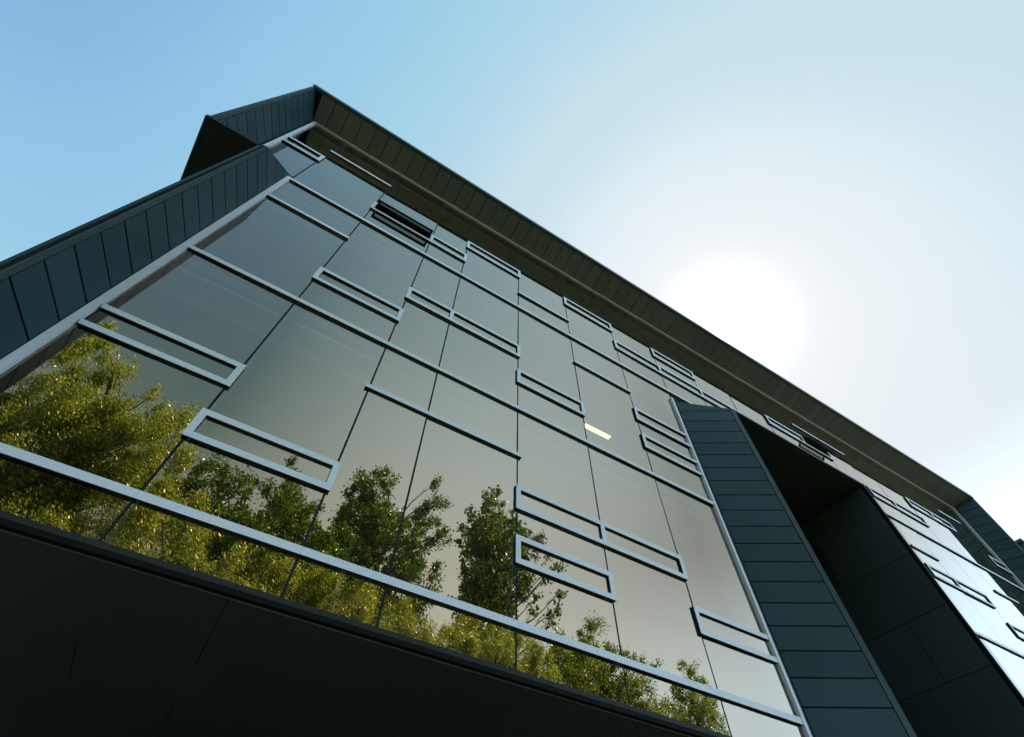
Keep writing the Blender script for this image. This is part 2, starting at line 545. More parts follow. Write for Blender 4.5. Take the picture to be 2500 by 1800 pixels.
# inner cheek of the right bay (faces away from the camera) and rims
pin, pout = (3.030, 1.0), (2.984, RIM)
fin('cladding_fin', pin, pout, Z0 - 0.01, 2.28, 2.099, 0.667, (0.963, -0.268))

# underside of the overhanging lower bay: panels with narrow joints
soff = MB()
soff.prism([(-0.636, 0.835, Z0 - 0.012), (-0.592, 0.985, Z0 - 0.012), (1.66, 0.985, Z0 - 0.012), (1.896, 0.840, Z0 - 0.012), (1.896, 3.4, Z0 - 0.012), (-0.656, 3.4, Z0 - 0.012)], (0, 0, 0.008))
so = soff.build('overhang_underside', M_SEAM, bld)
mb = MB()
yy, r_ = 0.992, 0
widths = [0.30, 0.215, 0.30, 0.33, 0.30, 0.33, 0.33, 0.33]
for wd in widths:
    x = -0.652 - (0.22 if r_ % 2 else 0.0)
    while x < 1.89:
        a, b_ = max(x, -0.652), min(x + 0.66 - .0014, 1.892)
        if b_ - a > .01:
            t = 0.0025 + random.uniform(0, .0008)
            mb.box(a, b_, yy, yy + wd - .0014, Z0 - 0.0125 - t, Z0 - 0.0125)
        x += 0.66
    yy += wd; r_ += 1
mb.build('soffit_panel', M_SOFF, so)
# sill below the glass
mb = MB()
mb.box(-0.598, 1.650, 0.9865, 0.999, Z0 - 0.004, Z0 + 0.012)
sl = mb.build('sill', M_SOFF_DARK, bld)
mb = MB(); mb.box(-0.598, 1.650, 0.980, 0.9863, Z0 - 0.0125, Z0 - 0.002); mb.build('drip_profile', M_SEAM, sl)
# set-back ground floor
mb = MB(); mb.box(-0.9, 1.896, 3.4, 3.42, -0.32, Z0 - .012); mb.build('ground_floor_wall', M_DARK, bld)
mb = MB(); mb.box(3.0, 5.5, 2.2, 2.22, -0.32, Z0); mb.build('ground_floor_wall', M_DARK, bld)
# hidden outer walls
mb = MB()
mb.box(-0.648, -0.637, 0.835, 7.0, Z0 - .01, 2.015); mb.build('outer_wall', M_CLAD, bld)
mb = MB()
mb.prism([(5.500, RIM, -0.32), (5.9, 7.0, -0.32), (5.9, 7.0, 3.175), (5.500, RIM, 3.175)], (0.01, 0, 0))
mb.build('outer_wall', M_CLAD, bld)
mb = MB(); mb.box(-1.53, 5.9, 7.0, 7.02, -0.32, 3.175); mb.build('outer_wall', M_CLAD, bld)

# ------------------------------------------------------------------ rooms behind the glass
room = MB()
for z0_, z1_ in ((Z0 + .002, Z0 + .03), (1.405, 1.435), (2.215, 2.245)):
    room.box(-0.65 if z1_ < 2.2 else -0.755, 1.885 if z1_ < 2.2 else 5.38, 1.03, 2.6, z0_, z1_)
room.box(3.035, 5.38, 1.03, 2.6, 1.405, 1.435); room.box(3.035, 5.38, 1.03, 2.6, Z0 + .002, Z0 + .03)
room.build('floor_slab', M_FLOOR, bld)
mb = MB()
for z in (1.385, 2.19):
    mb.box(-0.65, 1.885, 1.04, 2.6, z - .01, z); mb.box(3.035, 5.38, 1.04, 2.6, z - .01, z)
mb.box(-0.755, 5.38, 1.04, 2.6, 3.06, 3.075)
mb.build('ceiling', M_CEIL, bld)
mb = MB()
for z0_, z1_ in ((Z0 + .03, 1.375), (1.435, 2.18)):
    mb.box(-0.65, 1.885, 2.2, 2.23, z0_, z1_); mb.box(3.035, 5.38, 2.2, 2.23, z0_, z1_)
    for x in (0.31, 4.24): mb.box(x, x + .02, 1.7, 2.2, z0_, z1_)
mb.box(-0.755, 5.38, 2.2, 2.23, 2.245, 3.06)
for x in (0.287, 1.96, 3.6): mb.box(x, x + .02, 1.6, 2.2, 2.245, 3.06)
mb.build('inner_wall', M_WALLI, bld)
mb = MB()
for z, xs in ((1.375, (-0.60, 1.86)), (2.18, (-0.60, 1.86)), (3.06, (-0.74, 5.36))):
    mb.box(xs[0], xs[1], 1.10, 1.135, z - 0.055, z - 0.002)
    mb.box(xs[0], xs[1], 1.24, 1.30, z - 0.075, z - 0.030)
    mb.box(xs[0], xs[1], 1.62, 1.69, z - 0.075, z - 0.030)
mb.build('ceiling_duct', M_DUCT, bld)

lights = [(1.325, 1.511, 1.392, 1.422, 2.172, 'lit warm ceiling strip seen through the glass near the sun', 1),
          (-0.27, 0.07, 1.222, 1.227, 3.052, 'lit ceiling strip seen through the open top window', 1),
          ]
for (x0, x1, y0, y1, z, lb, on) in lights:
    e = empty('ceiling_light', W((x0 + x1) / 2, (y0 + y1) / 2, z), lb, 'ceiling light', 'strip lights under the office ceilings')
    mb = MB(); mb.box(x0 - .004, x1 + .004, y0 - .004, y1 + .004, z, z + .006); mb.build('housing', M_DUCT, e)
    mb = MB(); mb.box(x0, x1, y0, y1, z - .002, z - .0001); mb.build('diffuser', M_LAMP, e)

# ------------------------------------------------------------------ curtain wall
J = [-0.565, -0.227, 0.091, 0.287, 0.620, 0.943, 1.284, 1.621, 1.962, 2.310, 2.660, 3.022, 3.312, 3.604, 3.886, 4.244, 4.550, 4.828, 5.138]
GAP = 0.0028
FY = 0.9905           # front of the frames
BH = 0.0165           # height of a bar
# windows (column index of the left joint, foot, head, state) in units
ROWS = {'r1': (0.785, 0.874), 'r2': (0.966, 1.057), 'r3': (1.596, 1.688), 'r4': (1.783, 1.876), 'r5': (2.411, 2.503), 'r6': (2.603, 2.695)}
TR = {'t1': 1.199, 't2': 2.012, 't3': 2.829}
# column k lies between edge k and k+1 of EDG
EDG = [XL] + J + [XR]
col = {('%.3f' % e): i for i, e in enumerate(EDG)}
WIN = {0: ['r6'],            # left of the first joint, upper storey only (closed by the left trim)
       1: ['r2'], 2: ['r1', 'r3', 'r5o'], 3: ['r4', 'r5'], 4: ['r4', 'r6'], 5: ['r1', 'r2', 'r3'], 6: ['r2', 'r6'],
       7: ['r1', 'r3', 'r4', 'r5'], 8: ['r5', 'r6'], 9: ['r5'], 11: ['r6'], 12: ['r6o'], 14: ['r5', 'r4'], 15: ['r5', 'r4'],
       16: ['r6', 'r3'], 17: ['r6', 'r3'], 19: ['r5']}
TRN = {1: ['t2', 't3'], 3: ['t1'], 4: ['t1'], 5: ['t2b'], 6: ['t2'], 12: ['t3'], 13: ['t3'], 14: ['t2'], 17: ['t2'], 18: ['t3'], 10: []}
TR['t2b'] = 2.420
def bays(k):
    """vertical extent of the glass in column k"""
    x0, x1 = EDG[k], EDG[k + 1]
    if k == 0: return 2.29
    if x1 <= 1.63: return Z0 + 0.012
    if x1 < 3.03: return 2.24
    return Z0 + 0.012
panes, frames = [], []
def add_pane(x0, x1, z0, z1, parent=None):
    panes.append((x0, x1, z0, z1, parent))
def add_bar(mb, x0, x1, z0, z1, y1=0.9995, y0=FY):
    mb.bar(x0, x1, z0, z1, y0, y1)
trans = {}
for k in range(len(EDG) - 1):
    x0, x1 = EDG[k], EDG[k + 1]
    zb = bays(k)
    bars = [(t - BH * (1.05 if t != T0 else 1.1), t) for t in (T0, T2, T1) if t > zb]     # through transoms
    for t in TRN.get(k, []): bars.append((TR[t] - BH, TR[t]))
    wins = []
    for w in WIN.get(k, []):
        a, b_ = ROWS[w[:2]]
        wins.append((a, b_, w.endswith('o')))
        bars += [(a, b_)]
    bars.sort()
    g0 = x0 + (GAP if k else 0.012); g1 = x1 - (GAP if k < len(EDG) - 2 else 0.012)
    cur = zb
    for a, b_ in bars + [(ZT - 0.006, None)]:
        if a - cur > 0.012: add_pane(g0, g1, cur + 0.0012, a - 0.0012)
        if b_: cur = b_
    for a, b_, op in wins:
        hw = 0.0080
        mb = MB()
        xa = x0 - hw if k and k != 1 else x0 + .013
        if k == 1: xa = -0.558
        xb = x1 + hw
        lastcol = (k == 7 and b_ < T1)
        if lastcol: xb = 1.611
        if k == 19: xb = XR - .014
        left_open = k in (0,) or (k == 1)
        right_open = lastcol or k == 19
        nbl = k - 1 in WIN and any(ROWS[w[:2]][0] == a for w in WIN[k - 1])
        if nbl: xa = x0 + hw
        iy = random.uniform(-.0002, .0002)
        la = 0 if (left_open or nbl) else 2 * hw
        lb = 0 if right_open else 2 * hw
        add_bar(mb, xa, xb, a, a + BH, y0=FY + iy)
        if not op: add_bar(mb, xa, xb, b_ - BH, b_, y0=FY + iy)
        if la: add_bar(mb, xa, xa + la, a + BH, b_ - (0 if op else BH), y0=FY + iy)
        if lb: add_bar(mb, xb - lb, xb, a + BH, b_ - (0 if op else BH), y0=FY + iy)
        frames.append((mb, xa + la, xb - lb, a + BH, b_ - BH, op, k))
def build_pane(name, x0, x1, z0, z1, y, parent, tilt=0.0038):
    w_, h_ = (x1 - x0) * S, (z1 - z0) * S
    me = bpy.data.meshes.new(name)
    t = 0.006
    vs = [(-w_ / 2, 0, -h_ / 2), (w_ / 2, 0, -h_ / 2), (w_ / 2, 0, h_ / 2), (-w_ / 2, 0, h_ / 2)]
    me.from_pydata(vs, [], [(0, 1, 2, 3)])
    me.materials.append(M_GLASS)
    o = bpy.data.objects.new(name, me)
    C.objects.link(o)
    o.parent = parent
    o.matrix_parent_inverse = parent.matrix_world.inverted()
    o.location = W((x0 + x1) / 2, y, (z0 + z1) / 2)
    o.rotation_euler = (random.gauss(0, tilt * .6), 0, random.gauss(0, tilt * .6))
    return o
fixed = []
for (x0, x1, z0, z1, p_) in panes:
    o = build_pane('glass_pane', x0, x1, z0, z1, 1.0, bld)
    # apparent size from the street
    c = Vector(W((x0 + x1) / 2, 1.0, (z0 + z1) / 2)) - Vector((0, 0, EYE))
    fixed.append(((x1 - x0) * (z1 - z0) * c.y / c.length ** 3, o))
fixed.sort(key=lambda t: -t[0])
# beyond the hundred that show largest, the small far panes are one part
rest = [o for _, o in fixed[100:]]
if rest:
    bm = bmesh.new()
    for o in rest:
        tmp = o.data.copy(); tmp.transform(Matrix.Translation(o.location) @ o.rotation_euler.to_matrix().to_4x4())
        bm.from_mesh(tmp); bpy.data.meshes.remove(tmp)
        bpy.data.objects.remove(o)
    me = bpy.data.meshes.new('glass_panes'); bm.to_mesh(me); bm.free()
    me.materials.append(M_GLASS)
    o = bpy.data.objects.new('glass_panes', me); C.objects.link(o)
    o.parent = bld; o.matrix_parent_inverse = bld.matrix_world.inverted(); o['kind'] = 'stuff'
for (mb, x0, x1, z0, z1, op, k) in frames:
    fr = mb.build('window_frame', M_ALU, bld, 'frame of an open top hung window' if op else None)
    if not op:
        build_pane('window_pane', x0 + .0015, x1 - .0015, z0 + .0012, z1 - .0012, 0.9985, fr)
    else:
        # sash hinged at its head and pushed out at the foot
        h_ = z1 - z0 + BH
        piv = Matrix.Translation(W(0, 0.9965, z1 + BH)) 
        ang = math.radians(38)
        sm = MB()
        b = 0.011
        for (a0, a1, c0, c1) in ((x0 + .002, x1 - .002, -h_, -h_ + b), (x0 + .002, x1 - .002, -b, 0), (x0 + .002, x0 + .002 + b, -h_ + b, -b), (x1 - .002 - b, x1 - .002, -h_ + b, -b)):
            sm.box(a0, a1, -0.004, 0.004, c0, c1)
        sa = sm.build('open_sash', M_GASK, fr)
        R_ = Matrix.Rotation(ang, 4, 'X')
        off = Matrix.Translation((0, 0, -EYE))
        mtx = piv @ R_.inverted() @ off
        sa.data.transform(mtx)
        me = bpy.data.meshes.new('sash_pane')
        vs = [W(x0 + .012, 0, -h_ + .01), W(x1 - .012, 0, -h_ + .01), W(x1 - .012, 0, -.01), W(x0 + .012, 0, -.01)]
        me.from_pydata(vs, [], [(0, 1, 2, 3)]); me.transform(mtx); me.materials.append(M_GLASS)
        sp = bpy.data.objects.new('sash_pane', me); C.objects.link(sp); sp.parent = sa
        sp.matrix_parent_inverse = sa.matrix_world.inverted()
        mb2 = MB(); mb2.box(x0, x1, 1.0, 1.035, z1 + .004, z1 + BH); mb2.box(x0, x1, 1.0, 1.035, z0 - .008, z0 - .001)
        mb2.build('window_reveal', M_GASK, fr)
# through transoms (one bar per bay) and short transoms
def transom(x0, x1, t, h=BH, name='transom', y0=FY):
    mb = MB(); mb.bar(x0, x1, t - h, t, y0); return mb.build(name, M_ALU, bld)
cuts = [-0.562] + J[1:7] + [1.611]
for t, h in ((T0, BH * 1.1), (T2, BH * 1.05)):
    for a, b_ in zip(cuts[:-1], cuts[1:]): transom(a + .0002, b_ - .0002, t, h)
for a, b_ in zip([-0.562] + J[1:7], J[1:7] + [1.640]): transom(a + .0002, b_ - .0002, T1, BH * 1.05)
for a, b_ in zip([1.640, 2.31, 3.022, 3.604, 4.244, 4.828], [2.31, 3.022, 3.604, 4.244, 4.828, XR - .014]):
    transom(a, b_ - .0002, T1, BH * 1.05)
for a, b_ in zip([3.022, 3.604, 4.244, 4.828], [3.604, 4.244, 4.828, XR - .014]):
    transom(a, b_ - .0002, T2, BH * 1.05); transom(a, b_ - .0002, T0, BH * 1.1)
for k, ts in TRN.items():
    for t in ts:
        a, b_ = EDG[k], EDG[k + 1]
        if k == 3: a -= .008
        if k == 1: a = -0.557 if t == 't2' else -0.567
        if k == 4: b_ += .008
        transom(a + (.0002 if k == 4 else -.004), b_ + (-.0002 if k == 3 else .006), TR[t])
# joints between the panes
for x in J:
    zb = Z0 + .012 if (x < 1.6 or x > 3.03) else 2.24
    if x == J[0]: zb = T1
    mb = MB(); mb.box(x - GAP, x + GAP, 1.0002, 1.004, zb, ZT - .004); 
    mb.build('glass_joint', M_GASK, bld)
# trims around the glass
mb = MB(); mb.box(-0.5795, -0.562, FY - .001, 1.002, Z0 - .004, T1 + .002); mb.build('edge_trim', M_ALU, bld)
mb = MB(); mb.box(XL - .002, XL + .0135, FY - .001, 1.002, 2.28, ZT); mb.build('edge_trim', M_ALU, bld)
mb = MB(); mb.box(1.6115, 1.6245, FY - .003, 1.002, Z0 - .004, 2.178); mb.build('edge_trim', M_ALU, bld)
mb = MB(); mb.box(1.6245, 1.640, FY + .002, 1.002, Z0 - .004, 2.178); mb.build('edge_reveal', M_TRIM, bld)
mb = MB(); mb.box(XL + .0135, XR, FY + .001, 1.002, ZT - .007, ZT - .001); mb.build('head_trim', M_ALU, bld)
mb = MB(); mb.box(XR - .013, XR, FY - .001, 1.002, Z0, ZT); mb.build('edge_trim', M_ALU, bld)
mb = MB(); mb.box(3.024, 3.036, FY - .001, 1.002, Z0, 2.24); mb.build('edge_trim', M_ALU, bld)
# inner mullions a hand behind the glass
for x in J:
    zb = Z0 + .03 if (x < 1.6 or x > 3.03) else 2.245
    if x == J[0]: zb = T1
    mb = MB(); mb.box(x - .004, x + .004, 1.006, 1.03, zb, ZT - .01); mb.build('inner_mullion', M_DUCT, bld)
# little capped vent on the corner of the roof
mb = MB()
for k in range(6):
    a0, a1 = k * math.pi / 3, (k + 1) * math.pi / 3
    cx_, cy_, r0 = -0.822, 0.838, 0.008
    mb.poly([(cx_ + r0 * math.cos(a0), cy_ + r0 * math.sin(a0), 3.18), (cx_ + r0 * math.cos(a1), cy_ + r0 * math.sin(a1), 3.18), (cx_ - .002, cy_, 3.215)])
mb.poly([(cx_ + r0 * math.cos(k * math.pi / 3), cy_ + r0 * math.sin(k * math.pi / 3), 3.18) for k in range(6)])
fi = mb.build('lightning_finial', M_DARK, bld)
mb = MB(); mb.box(-0.812, -0.800, 0.832, 0.840, 3.177, 3.190); mb.build('metal_clip', M_GLINT, fi)

# next wing of the complex, just showing behind the right corner
wing = empty('neighbouring_wing', W(7.0, 1.5, -0.32), 'dark bluish corner of a further building at the right edge of the photo', 'building')
mb = MB(); mb.prism([(6.18, 0.90, -0.32), (9.5, 0.90, -0.32), (9.5, 6.0, -0.32), (6.18, 6.0, -0.32)], (0, 0, 3.30)); mb.build('wall', M_CLAD, wing)
mb = MB(); mb.box(6.16, 9.52, 0.88, 6.02, 2.982, 3.01); mb.build('roof_edge', M_TRIM, wing)

# ------------------------------------------------------------------ ground
def ground_mat():
    mt, nt, b = mat('lawn_and_gravel')
    noise_col(nt, b, (0.035, 0.055, 0.018), (0.09, 0.105, 0.045), 1.4, 8.0)
    b.inputs['Roughness'].default_value = 0.95
    return mt
def pave_mat():
    mt, nt, b = mat('paving')
    noise_col(nt, b, (0.10, 0.10, 0.095), (0.15, 0.148, 0.14), 0.8, 8.0)
    b.inputs['Roughness'].default_value = 0.85
    return mt
def flat(name, x0, x1, y0, y1, z, mt):
    me = bpy.data.meshes.new(name)
    me.from_pydata([(x0, y0, z), (x1, y0, z), (x1, y1, z), (x0, y1, z)], [], [(0, 1, 2, 3)])
    me.materials.append(mt)
    o = bpy.data.objects.new(name, me); C.objects.link(o); o['kind'] = 'structure'
    return o
flat('ground', -1200, 1200, -1200, 1200, 0.0, ground_mat())
flat('pavement', -25, 60, -1.2, 16.5, 0.004, pave_mat())

# ------------------------------------------------------------------ trees (seen mirrored in the glass)
TREES = {'willow_left': ('willow', [(-6.64, -3.75, 13.96, 0.58),(-6.62, -3.75, 12.71, 0.76),(-6.61, -3.75, 11.44, 0.73),(-7.25, -3.75, 11.19, 0.79),(-5.63, -3.75, 11.56, 0.87),(-5.77, -3.75, 13.43, 0.36),(-6.03, -3.75, 13.92, 0.18),(-4.81, -3.75, 11.73, 0.79),(-5.11, -3.75, 12.7, 0.37),(-4.07, -3.75, 12.44, 0.56),(-3.67, -3.75, 12.97, 0.37),(-4.53, -3.75, 13.09, 0.21),(-3.84, -3.75, 11.3, 0.84),(-4.81, -3.75, 10.77, 0.88),(-5.56, -3.75, 10.36, 0.83),(-5.64, -3.75, 9.64, 0.76),(-3.16, -3.75, 11.84, 0.48),(-4.34, -3.75, 9.37, 0.64),(-4.92, -3.75, 8.87, 0.68),(-2.89, -3.75, 10.58, 0.54),(-6.56, -3.75, 9.95, 0.72),(-5.65, -3.75, 8.89, 0.66),(-4.04, -3.75, 10.17, 0.6),(-6.96, -3.75, 14.63, 0.24)]), 'willow_front': ('willow', [(-3.9, -2.5, 8.04, 0.31),(-3.31, -2.5, 8.08, 0.32),(-2.76, -2.5, 8.09, 0.29),(-4.58, -2.5, 8.27, 0.31),(-1.58, -2.5, 7.63, 0.33),(0.36, -2.5, 7.79, 0.4),(-0.33, -2.5, 8.26, 0.46),(1.03, -2.5, 7.32, 0.35),(-2.2, -2.5, 8.41, 0.52),(-1.48, -2.5, 8.37, 0.49),(-2.06, -2.5, 7.75, 0.41),(-0.8, -2.5, 8.1, 0.49),(-0.0, -2.5, 7.97, 0.5),(-1.81, -2.5, 9.14, 0.38),(-1.25, -2.5, 7.65, 0.41),(-0.15, -2.5, 7.53, 0.43),(-1.2, -2.5, 8.7, 0.28),(0.56, -2.5, 7.56, 0.44),(-1.72, -2.5, 9.68, 0.35),(-2.18, -2.5, 8.98, 0.32),(-1.16, -2.5, 9.18, 0.29)]), 'maple_left': ('maple', [(-1.19, -8.0, 11.55, 0.6),(-1.7, -8.0, 11.52, 0.46),(0.29, -8.0, 11.01, 0.6),(-2.71, -8.0, 14.69, 0.45),(-2.83, -8.0, 13.92, 0.53),(-2.0, -8.0, 14.32, 0.6),(-1.24, -8.0, 13.69, 0.62),(-1.28, -8.0, 14.78, 0.23),(-1.28, -8.0, 14.26, 0.42),(-1.78, -8.0, 13.27, 0.67),(-0.55, -8.0, 13.16, 0.61),(-0.83, -8.0, 12.51, 0.72),(-1.94, -8.0, 12.23, 0.55),(0.29, -8.0, 12.61, 0.6),(0.35, -8.0, 11.8, 0.7),(-0.43, -8.0, 11.68, 0.68),(1.23, -8.0, 11.79, 0.72),(-3.05, -8.0, 13.52, 0.44)]), 'maple_middle': ('maple', [(-0.2, -9.5, 17.57, 0.24),(0.26, -9.5, 17.22, 0.28),(-1.04, -9.5, 16.28, 0.22),(-0.51, -9.5, 16.35, 0.34),(0.09, -9.5, 16.13, 0.56),(0.7, -9.5, 16.07, 0.61),(1.31, -9.5, 15.56, 0.63),(0.47, -9.5, 15.19, 0.61),(0.25, -9.5, 14.27, 0.67),(1.33, -9.5, 14.32, 0.78),(-0.03, -9.5, 13.58, 0.48),(2.19, -9.5, 14.87, 0.64),(2.34, -9.5, 13.93, 0.86),(1.36, -9.5, 13.37, 0.82),(3.09, -9.5, 13.26, 0.84),(2.16, -9.5, 12.59, 0.79)]), 'willow_middle': ('willow', [(2.17, -7.5, 9.43, 0.55),(3.15, -7.5, 9.32, 0.5),(4.51, -7.5, 9.41, 0.65),(5.95, -7.5, 9.51, 0.68),(7.76, -7.5, 9.95, 0.74),(0.88, -7.5, 9.71, 0.36),(8.34, -7.5, 10.66, 0.63),(1.04, -7.5, 10.86, 0.66),(1.91, -7.5, 10.42, 0.72),(3.1, -7.5, 10.64, 0.76),(4.24, -7.5, 10.84, 0.79),(2.69, -7.5, 11.41, 0.65),(4.43, -7.5, 11.82, 0.77),(5.89, -7.5, 11.18, 0.77),(6.37, -7.5, 10.43, 0.81),(7.43, -7.5, 11.01, 0.63),(5.2, -7.5, 10.12, 0.7),(3.75, -7.5, 10.0, 0.67),(2.64, -7.5, 9.95, 0.65),(1.24, -7.5, 10.08, 0.5),(2.63, -7.5, 12.52, 0.47),(1.7, -7.5, 11.69, 0.5)]), 'maple_tall': ('maple', [(3.36, -11.0, 18.66, 0.74),(4.4, -11.0, 19.43, 0.68),(3.89, -11.0, 19.61, 0.39),(7.18, -11.0, 20.86, 0.33),(7.19, -11.0, 19.74, 0.52),(7.76, -11.0, 20.15, 0.42),(8.17, -11.0, 18.79, 0.45),(4.24, -11.0, 17.88, 1.24),(5.54, -11.0, 18.06, 0.93),(3.47, -11.0, 16.81, 0.84),(6.99, -11.0, 17.78, 0.89),(5.48, -11.0, 16.45, 1.28),(4.08, -11.0, 15.47, 0.99),(7.41, -11.0, 16.73, 0.76),(8.04, -11.0, 17.45, 0.47),(6.6, -11.0, 15.31, 1.03),(5.18, -11.0, 14.4, 1.15),(7.92, -11.0, 15.77, 0.39),(8.34, -11.0, 15.27, 0.47),(8.64, -11.0, 14.74, 0.29),(3.61, -11.0, 14.46, 0.84),(7.23, -11.0, 14.28, 0.69),(6.0, -11.0, 13.51, 0.92),(7.92, -11.0, 13.91, 0.49),(4.6, -11.0, 13.07, 0.87),(3.25, -11.0, 15.58, 0.69)]), 'poplar': ('poplar', [(13.26, -14.5, 25.83, 0.43),(13.06, -14.5, 25.07, 0.42),(12.62, -14.5, 24.68, 0.61),(12.49, -14.5, 23.74, 0.59),(14.13, -14.5, 25.75, 0.32),(14.26, -14.5, 24.7, 0.52),(11.44, -14.5, 23.05, 0.44),(11.2, -14.5, 22.35, 0.34),(12.04, -14.5, 22.54, 0.56),(13.02, -14.5, 22.95, 0.84),(14.46, -14.5, 23.39, 1.0),(15.19, -14.5, 23.86, 0.51),(11.15, -14.5, 21.39, 0.24),(12.65, -14.5, 21.37, 1.09),(14.19, -14.5, 21.66, 1.4),(15.63, -14.5, 23.36, 0.61),(16.77, -14.5, 23.72, 0.42),(17.0, -14.5, 23.23, 0.41),(15.96, -14.5, 22.18, 0.91),(11.16, -14.5, 19.97, 0.22),(11.68, -14.5, 19.68, 0.36),(12.37, -14.5, 19.24, 0.83),(13.66, -14.5, 19.69, 1.29),(15.16, -14.5, 20.21, 1.02),(16.1, -14.5, 20.54, 0.55),(17.99, -14.5, 22.46, 0.34),(18.53, -14.5, 21.86, 0.33),(17.92, -14.5, 21.34, 0.29),(12.32, -14.5, 18.16, 0.79),(13.72, -14.5, 18.35, 1.09),(15.47, -14.5, 19.06, 0.75),(10.99, -14.5, 17.46, 0.2),(11.38, -14.5, 17.3, 0.25),(17.37, -14.5, 20.25, 0.34),(18.47, -14.5, 19.76, 0.37),(18.16, -14.5, 18.7, 0.47),(17.17, -14.5, 19.48, 0.24),(16.66, -14.5, 18.24, 0.28),(17.54, -14.5, 17.61, 0.33),(13.49, -14.5, 17.27, 0.78),(15.03, -14.5, 17.62, 0.54),(12.54, -14.5, 17.22, 0.56),(12.21, -14.5, 16.4, 0.37),(16.04, -14.5, 17.05, 0.27),(16.64, -14.5, 17.6, 0.27),(14.63, -14.5, 16.41, 0.51)]), 'birch_low': ('willow', [(9.89, -11.0, 13.54, 0.68),(10.6, -11.0, 12.81, 0.87),(11.65, -11.0, 13.46, 0.82),(11.93, -11.0, 12.26, 0.87),(13.26, -11.0, 13.51, 0.72),(13.71, -11.0, 12.7, 0.92),(9.19, -11.0, 12.44, 0.74),(14.45, -11.0, 13.63, 0.57),(14.63, -11.0, 12.38, 0.92),(12.78, -11.0, 13.96, 0.54),(10.48, -11.0, 11.91, 0.74)]), 'birch_right': ('birch', [(16.81, -12.0, 15.54, 0.45),(18.33, -12.0, 16.1, 0.58),(18.96, -12.0, 15.86, 0.63),(19.9, -12.0, 15.44, 0.68),(20.22, -12.0, 14.87, 0.51),(17.27, -12.0, 14.76, 0.87),(15.93, -12.0, 14.61, 0.61),(18.31, -12.0, 14.39, 0.97),(16.87, -12.0, 13.45, 1.02),(19.32, -12.0, 13.82, 0.96),(20.84, -12.0, 14.38, 0.51),(21.66, -12.0, 15.63, 0.22),(22.11, -12.0, 15.34, 0.32),(20.6, -12.0, 13.32, 0.86),(22.86, -12.0, 15.3, 0.3),(21.91, -12.0, 14.01, 0.56),(22.61, -12.0, 13.36, 0.55),(18.32, -12.0, 12.64, 1.0),(19.54, -12.0, 12.16, 0.89),(23.45, -12.0, 13.24, 0.35),(21.77, -12.0, 12.43, 0.94),(23.46, -12.0, 12.39, 0.6)]), 'ash_right': ('birch', [(29.03, -14.5, 18.2, 0.3),(29.35, -14.5, 17.75, 0.39),(30.12, -14.5, 17.6, 0.43),(30.7, -14.5, 17.35, 0.36),(30.67, -14.5, 16.84, 0.32),(27.77, -14.5, 16.42, 0.31),(28.45, -14.5, 16.34, 0.55),(29.03, -14.5, 15.99, 0.74),(30.27, -14.5, 15.9, 0.5),(28.26, -14.5, 14.9, 0.93),(30.08, -14.5, 15.04, 0.72),(30.73, -14.5, 14.49, 0.53),(26.9, -14.5, 13.97, 0.66),(28.53, -14.5, 13.86, 0.95),(26.95, -14.5, 15.08, 0.26)])}
def leaf_mat(name, c0, c1, c2, rough, trans):
    mt, nt, b = mat(name)
    out = nt.nodes['Material Output']
    ge = nt.nodes.new('ShaderNodeNewGeometry')
    rp = nt.nodes.new('ShaderNodeValToRGB')
    rp.color_ramp.elements[0].color = (*c0, 1); rp.color_ramp.elements[1].color = (*c2, 1)
    e = rp.color_ramp.elements.new(0.55); e.color = (*c1, 1)
    nt.links.new(ge.outputs['Random Per Island'], rp.inputs[0])
    nt.links.new(rp.outputs[0], b.inputs['Base Color'])
    b.inputs['Roughness'].default_value = rough
    b.inputs['Specular IOR Level'].default_value = 0.8
    tl = nt.nodes.new('ShaderNodeBsdfTranslucent')
    mul = nt.nodes.new('ShaderNodeMix'); mul.data_type = 'RGBA'; mul.blend_type = 'MULTIPLY'; mul.inputs[0].default_value = 1.0
    nt.links.new(rp.outputs[0], mul.inputs[6]); mul.inputs[7].default_value = (1.5, 1.7, 0.5, 1)
    nt.links.new(mul.outputs[2], tl.inputs['Color'])
    mx = nt.nodes.new('ShaderNodeMixShader'); mx.inputs[0].default_value = trans
    nt.links.new(b.outputs[0], mx.inputs[1]); nt.links.new(tl.outputs[0], mx.inputs[2])
    nt.links.new(mx.outputs[0], out.inputs['Surface'])
    return mt
LEAF = {'willow': leaf_mat('willow_leaf', (0.10, 0.16, 0.018), (0.32, 0.40, 0.05), (0.62, 0.66, 0.22), 0.32, 0.35),
        'maple': leaf_mat('maple_leaf', (0.03, 0.085, 0.010), (0.11, 0.21, 0.025), (0.30, 0.44, 0.10), 0.28, 0.25),
        'poplar': leaf_mat('poplar_leaf', (0.022, 0.065, 0.010), (0.10, 0.20, 0.03), (0.42, 0.50, 0.16), 0.24, 0.2),
        'birch': leaf_mat('birch_leaf', (0.07, 0.125, 0.015), (0.24, 0.33, 0.04), (0.45, 0.52, 0.14), 0.32, 0.3)}
def bark_mat():
    mt, nt, b = mat('bark')
    noise_col(nt, b, (0.10, 0.075, 0.04), (0.24, 0.19, 0.11), 6.0, 6.0, stretch=(1, 1, 0.25))
    b.inputs['Roughness'].default_value = 0.9
    return mt
M_BARK = bark_mat()

# leaf outline per kind: length, half width, droop of the long axis, leaves per square metre of blob
KIND = {'willow': dict(l=0.10, w=0.016, droop=0.75, dens=2.4, tw=0.24),
        'maple': dict(l=0.11, w=0.05, droop=0.25, dens=2.4, tw=0.30),
        'poplar': dict(l=0.17, w=0.080, droop=0.15, dens=1.9, tw=0.30),
        'birch': dict(l=0.110, w=0.042, droop=0.35, dens=2.1, tw=0.30)}

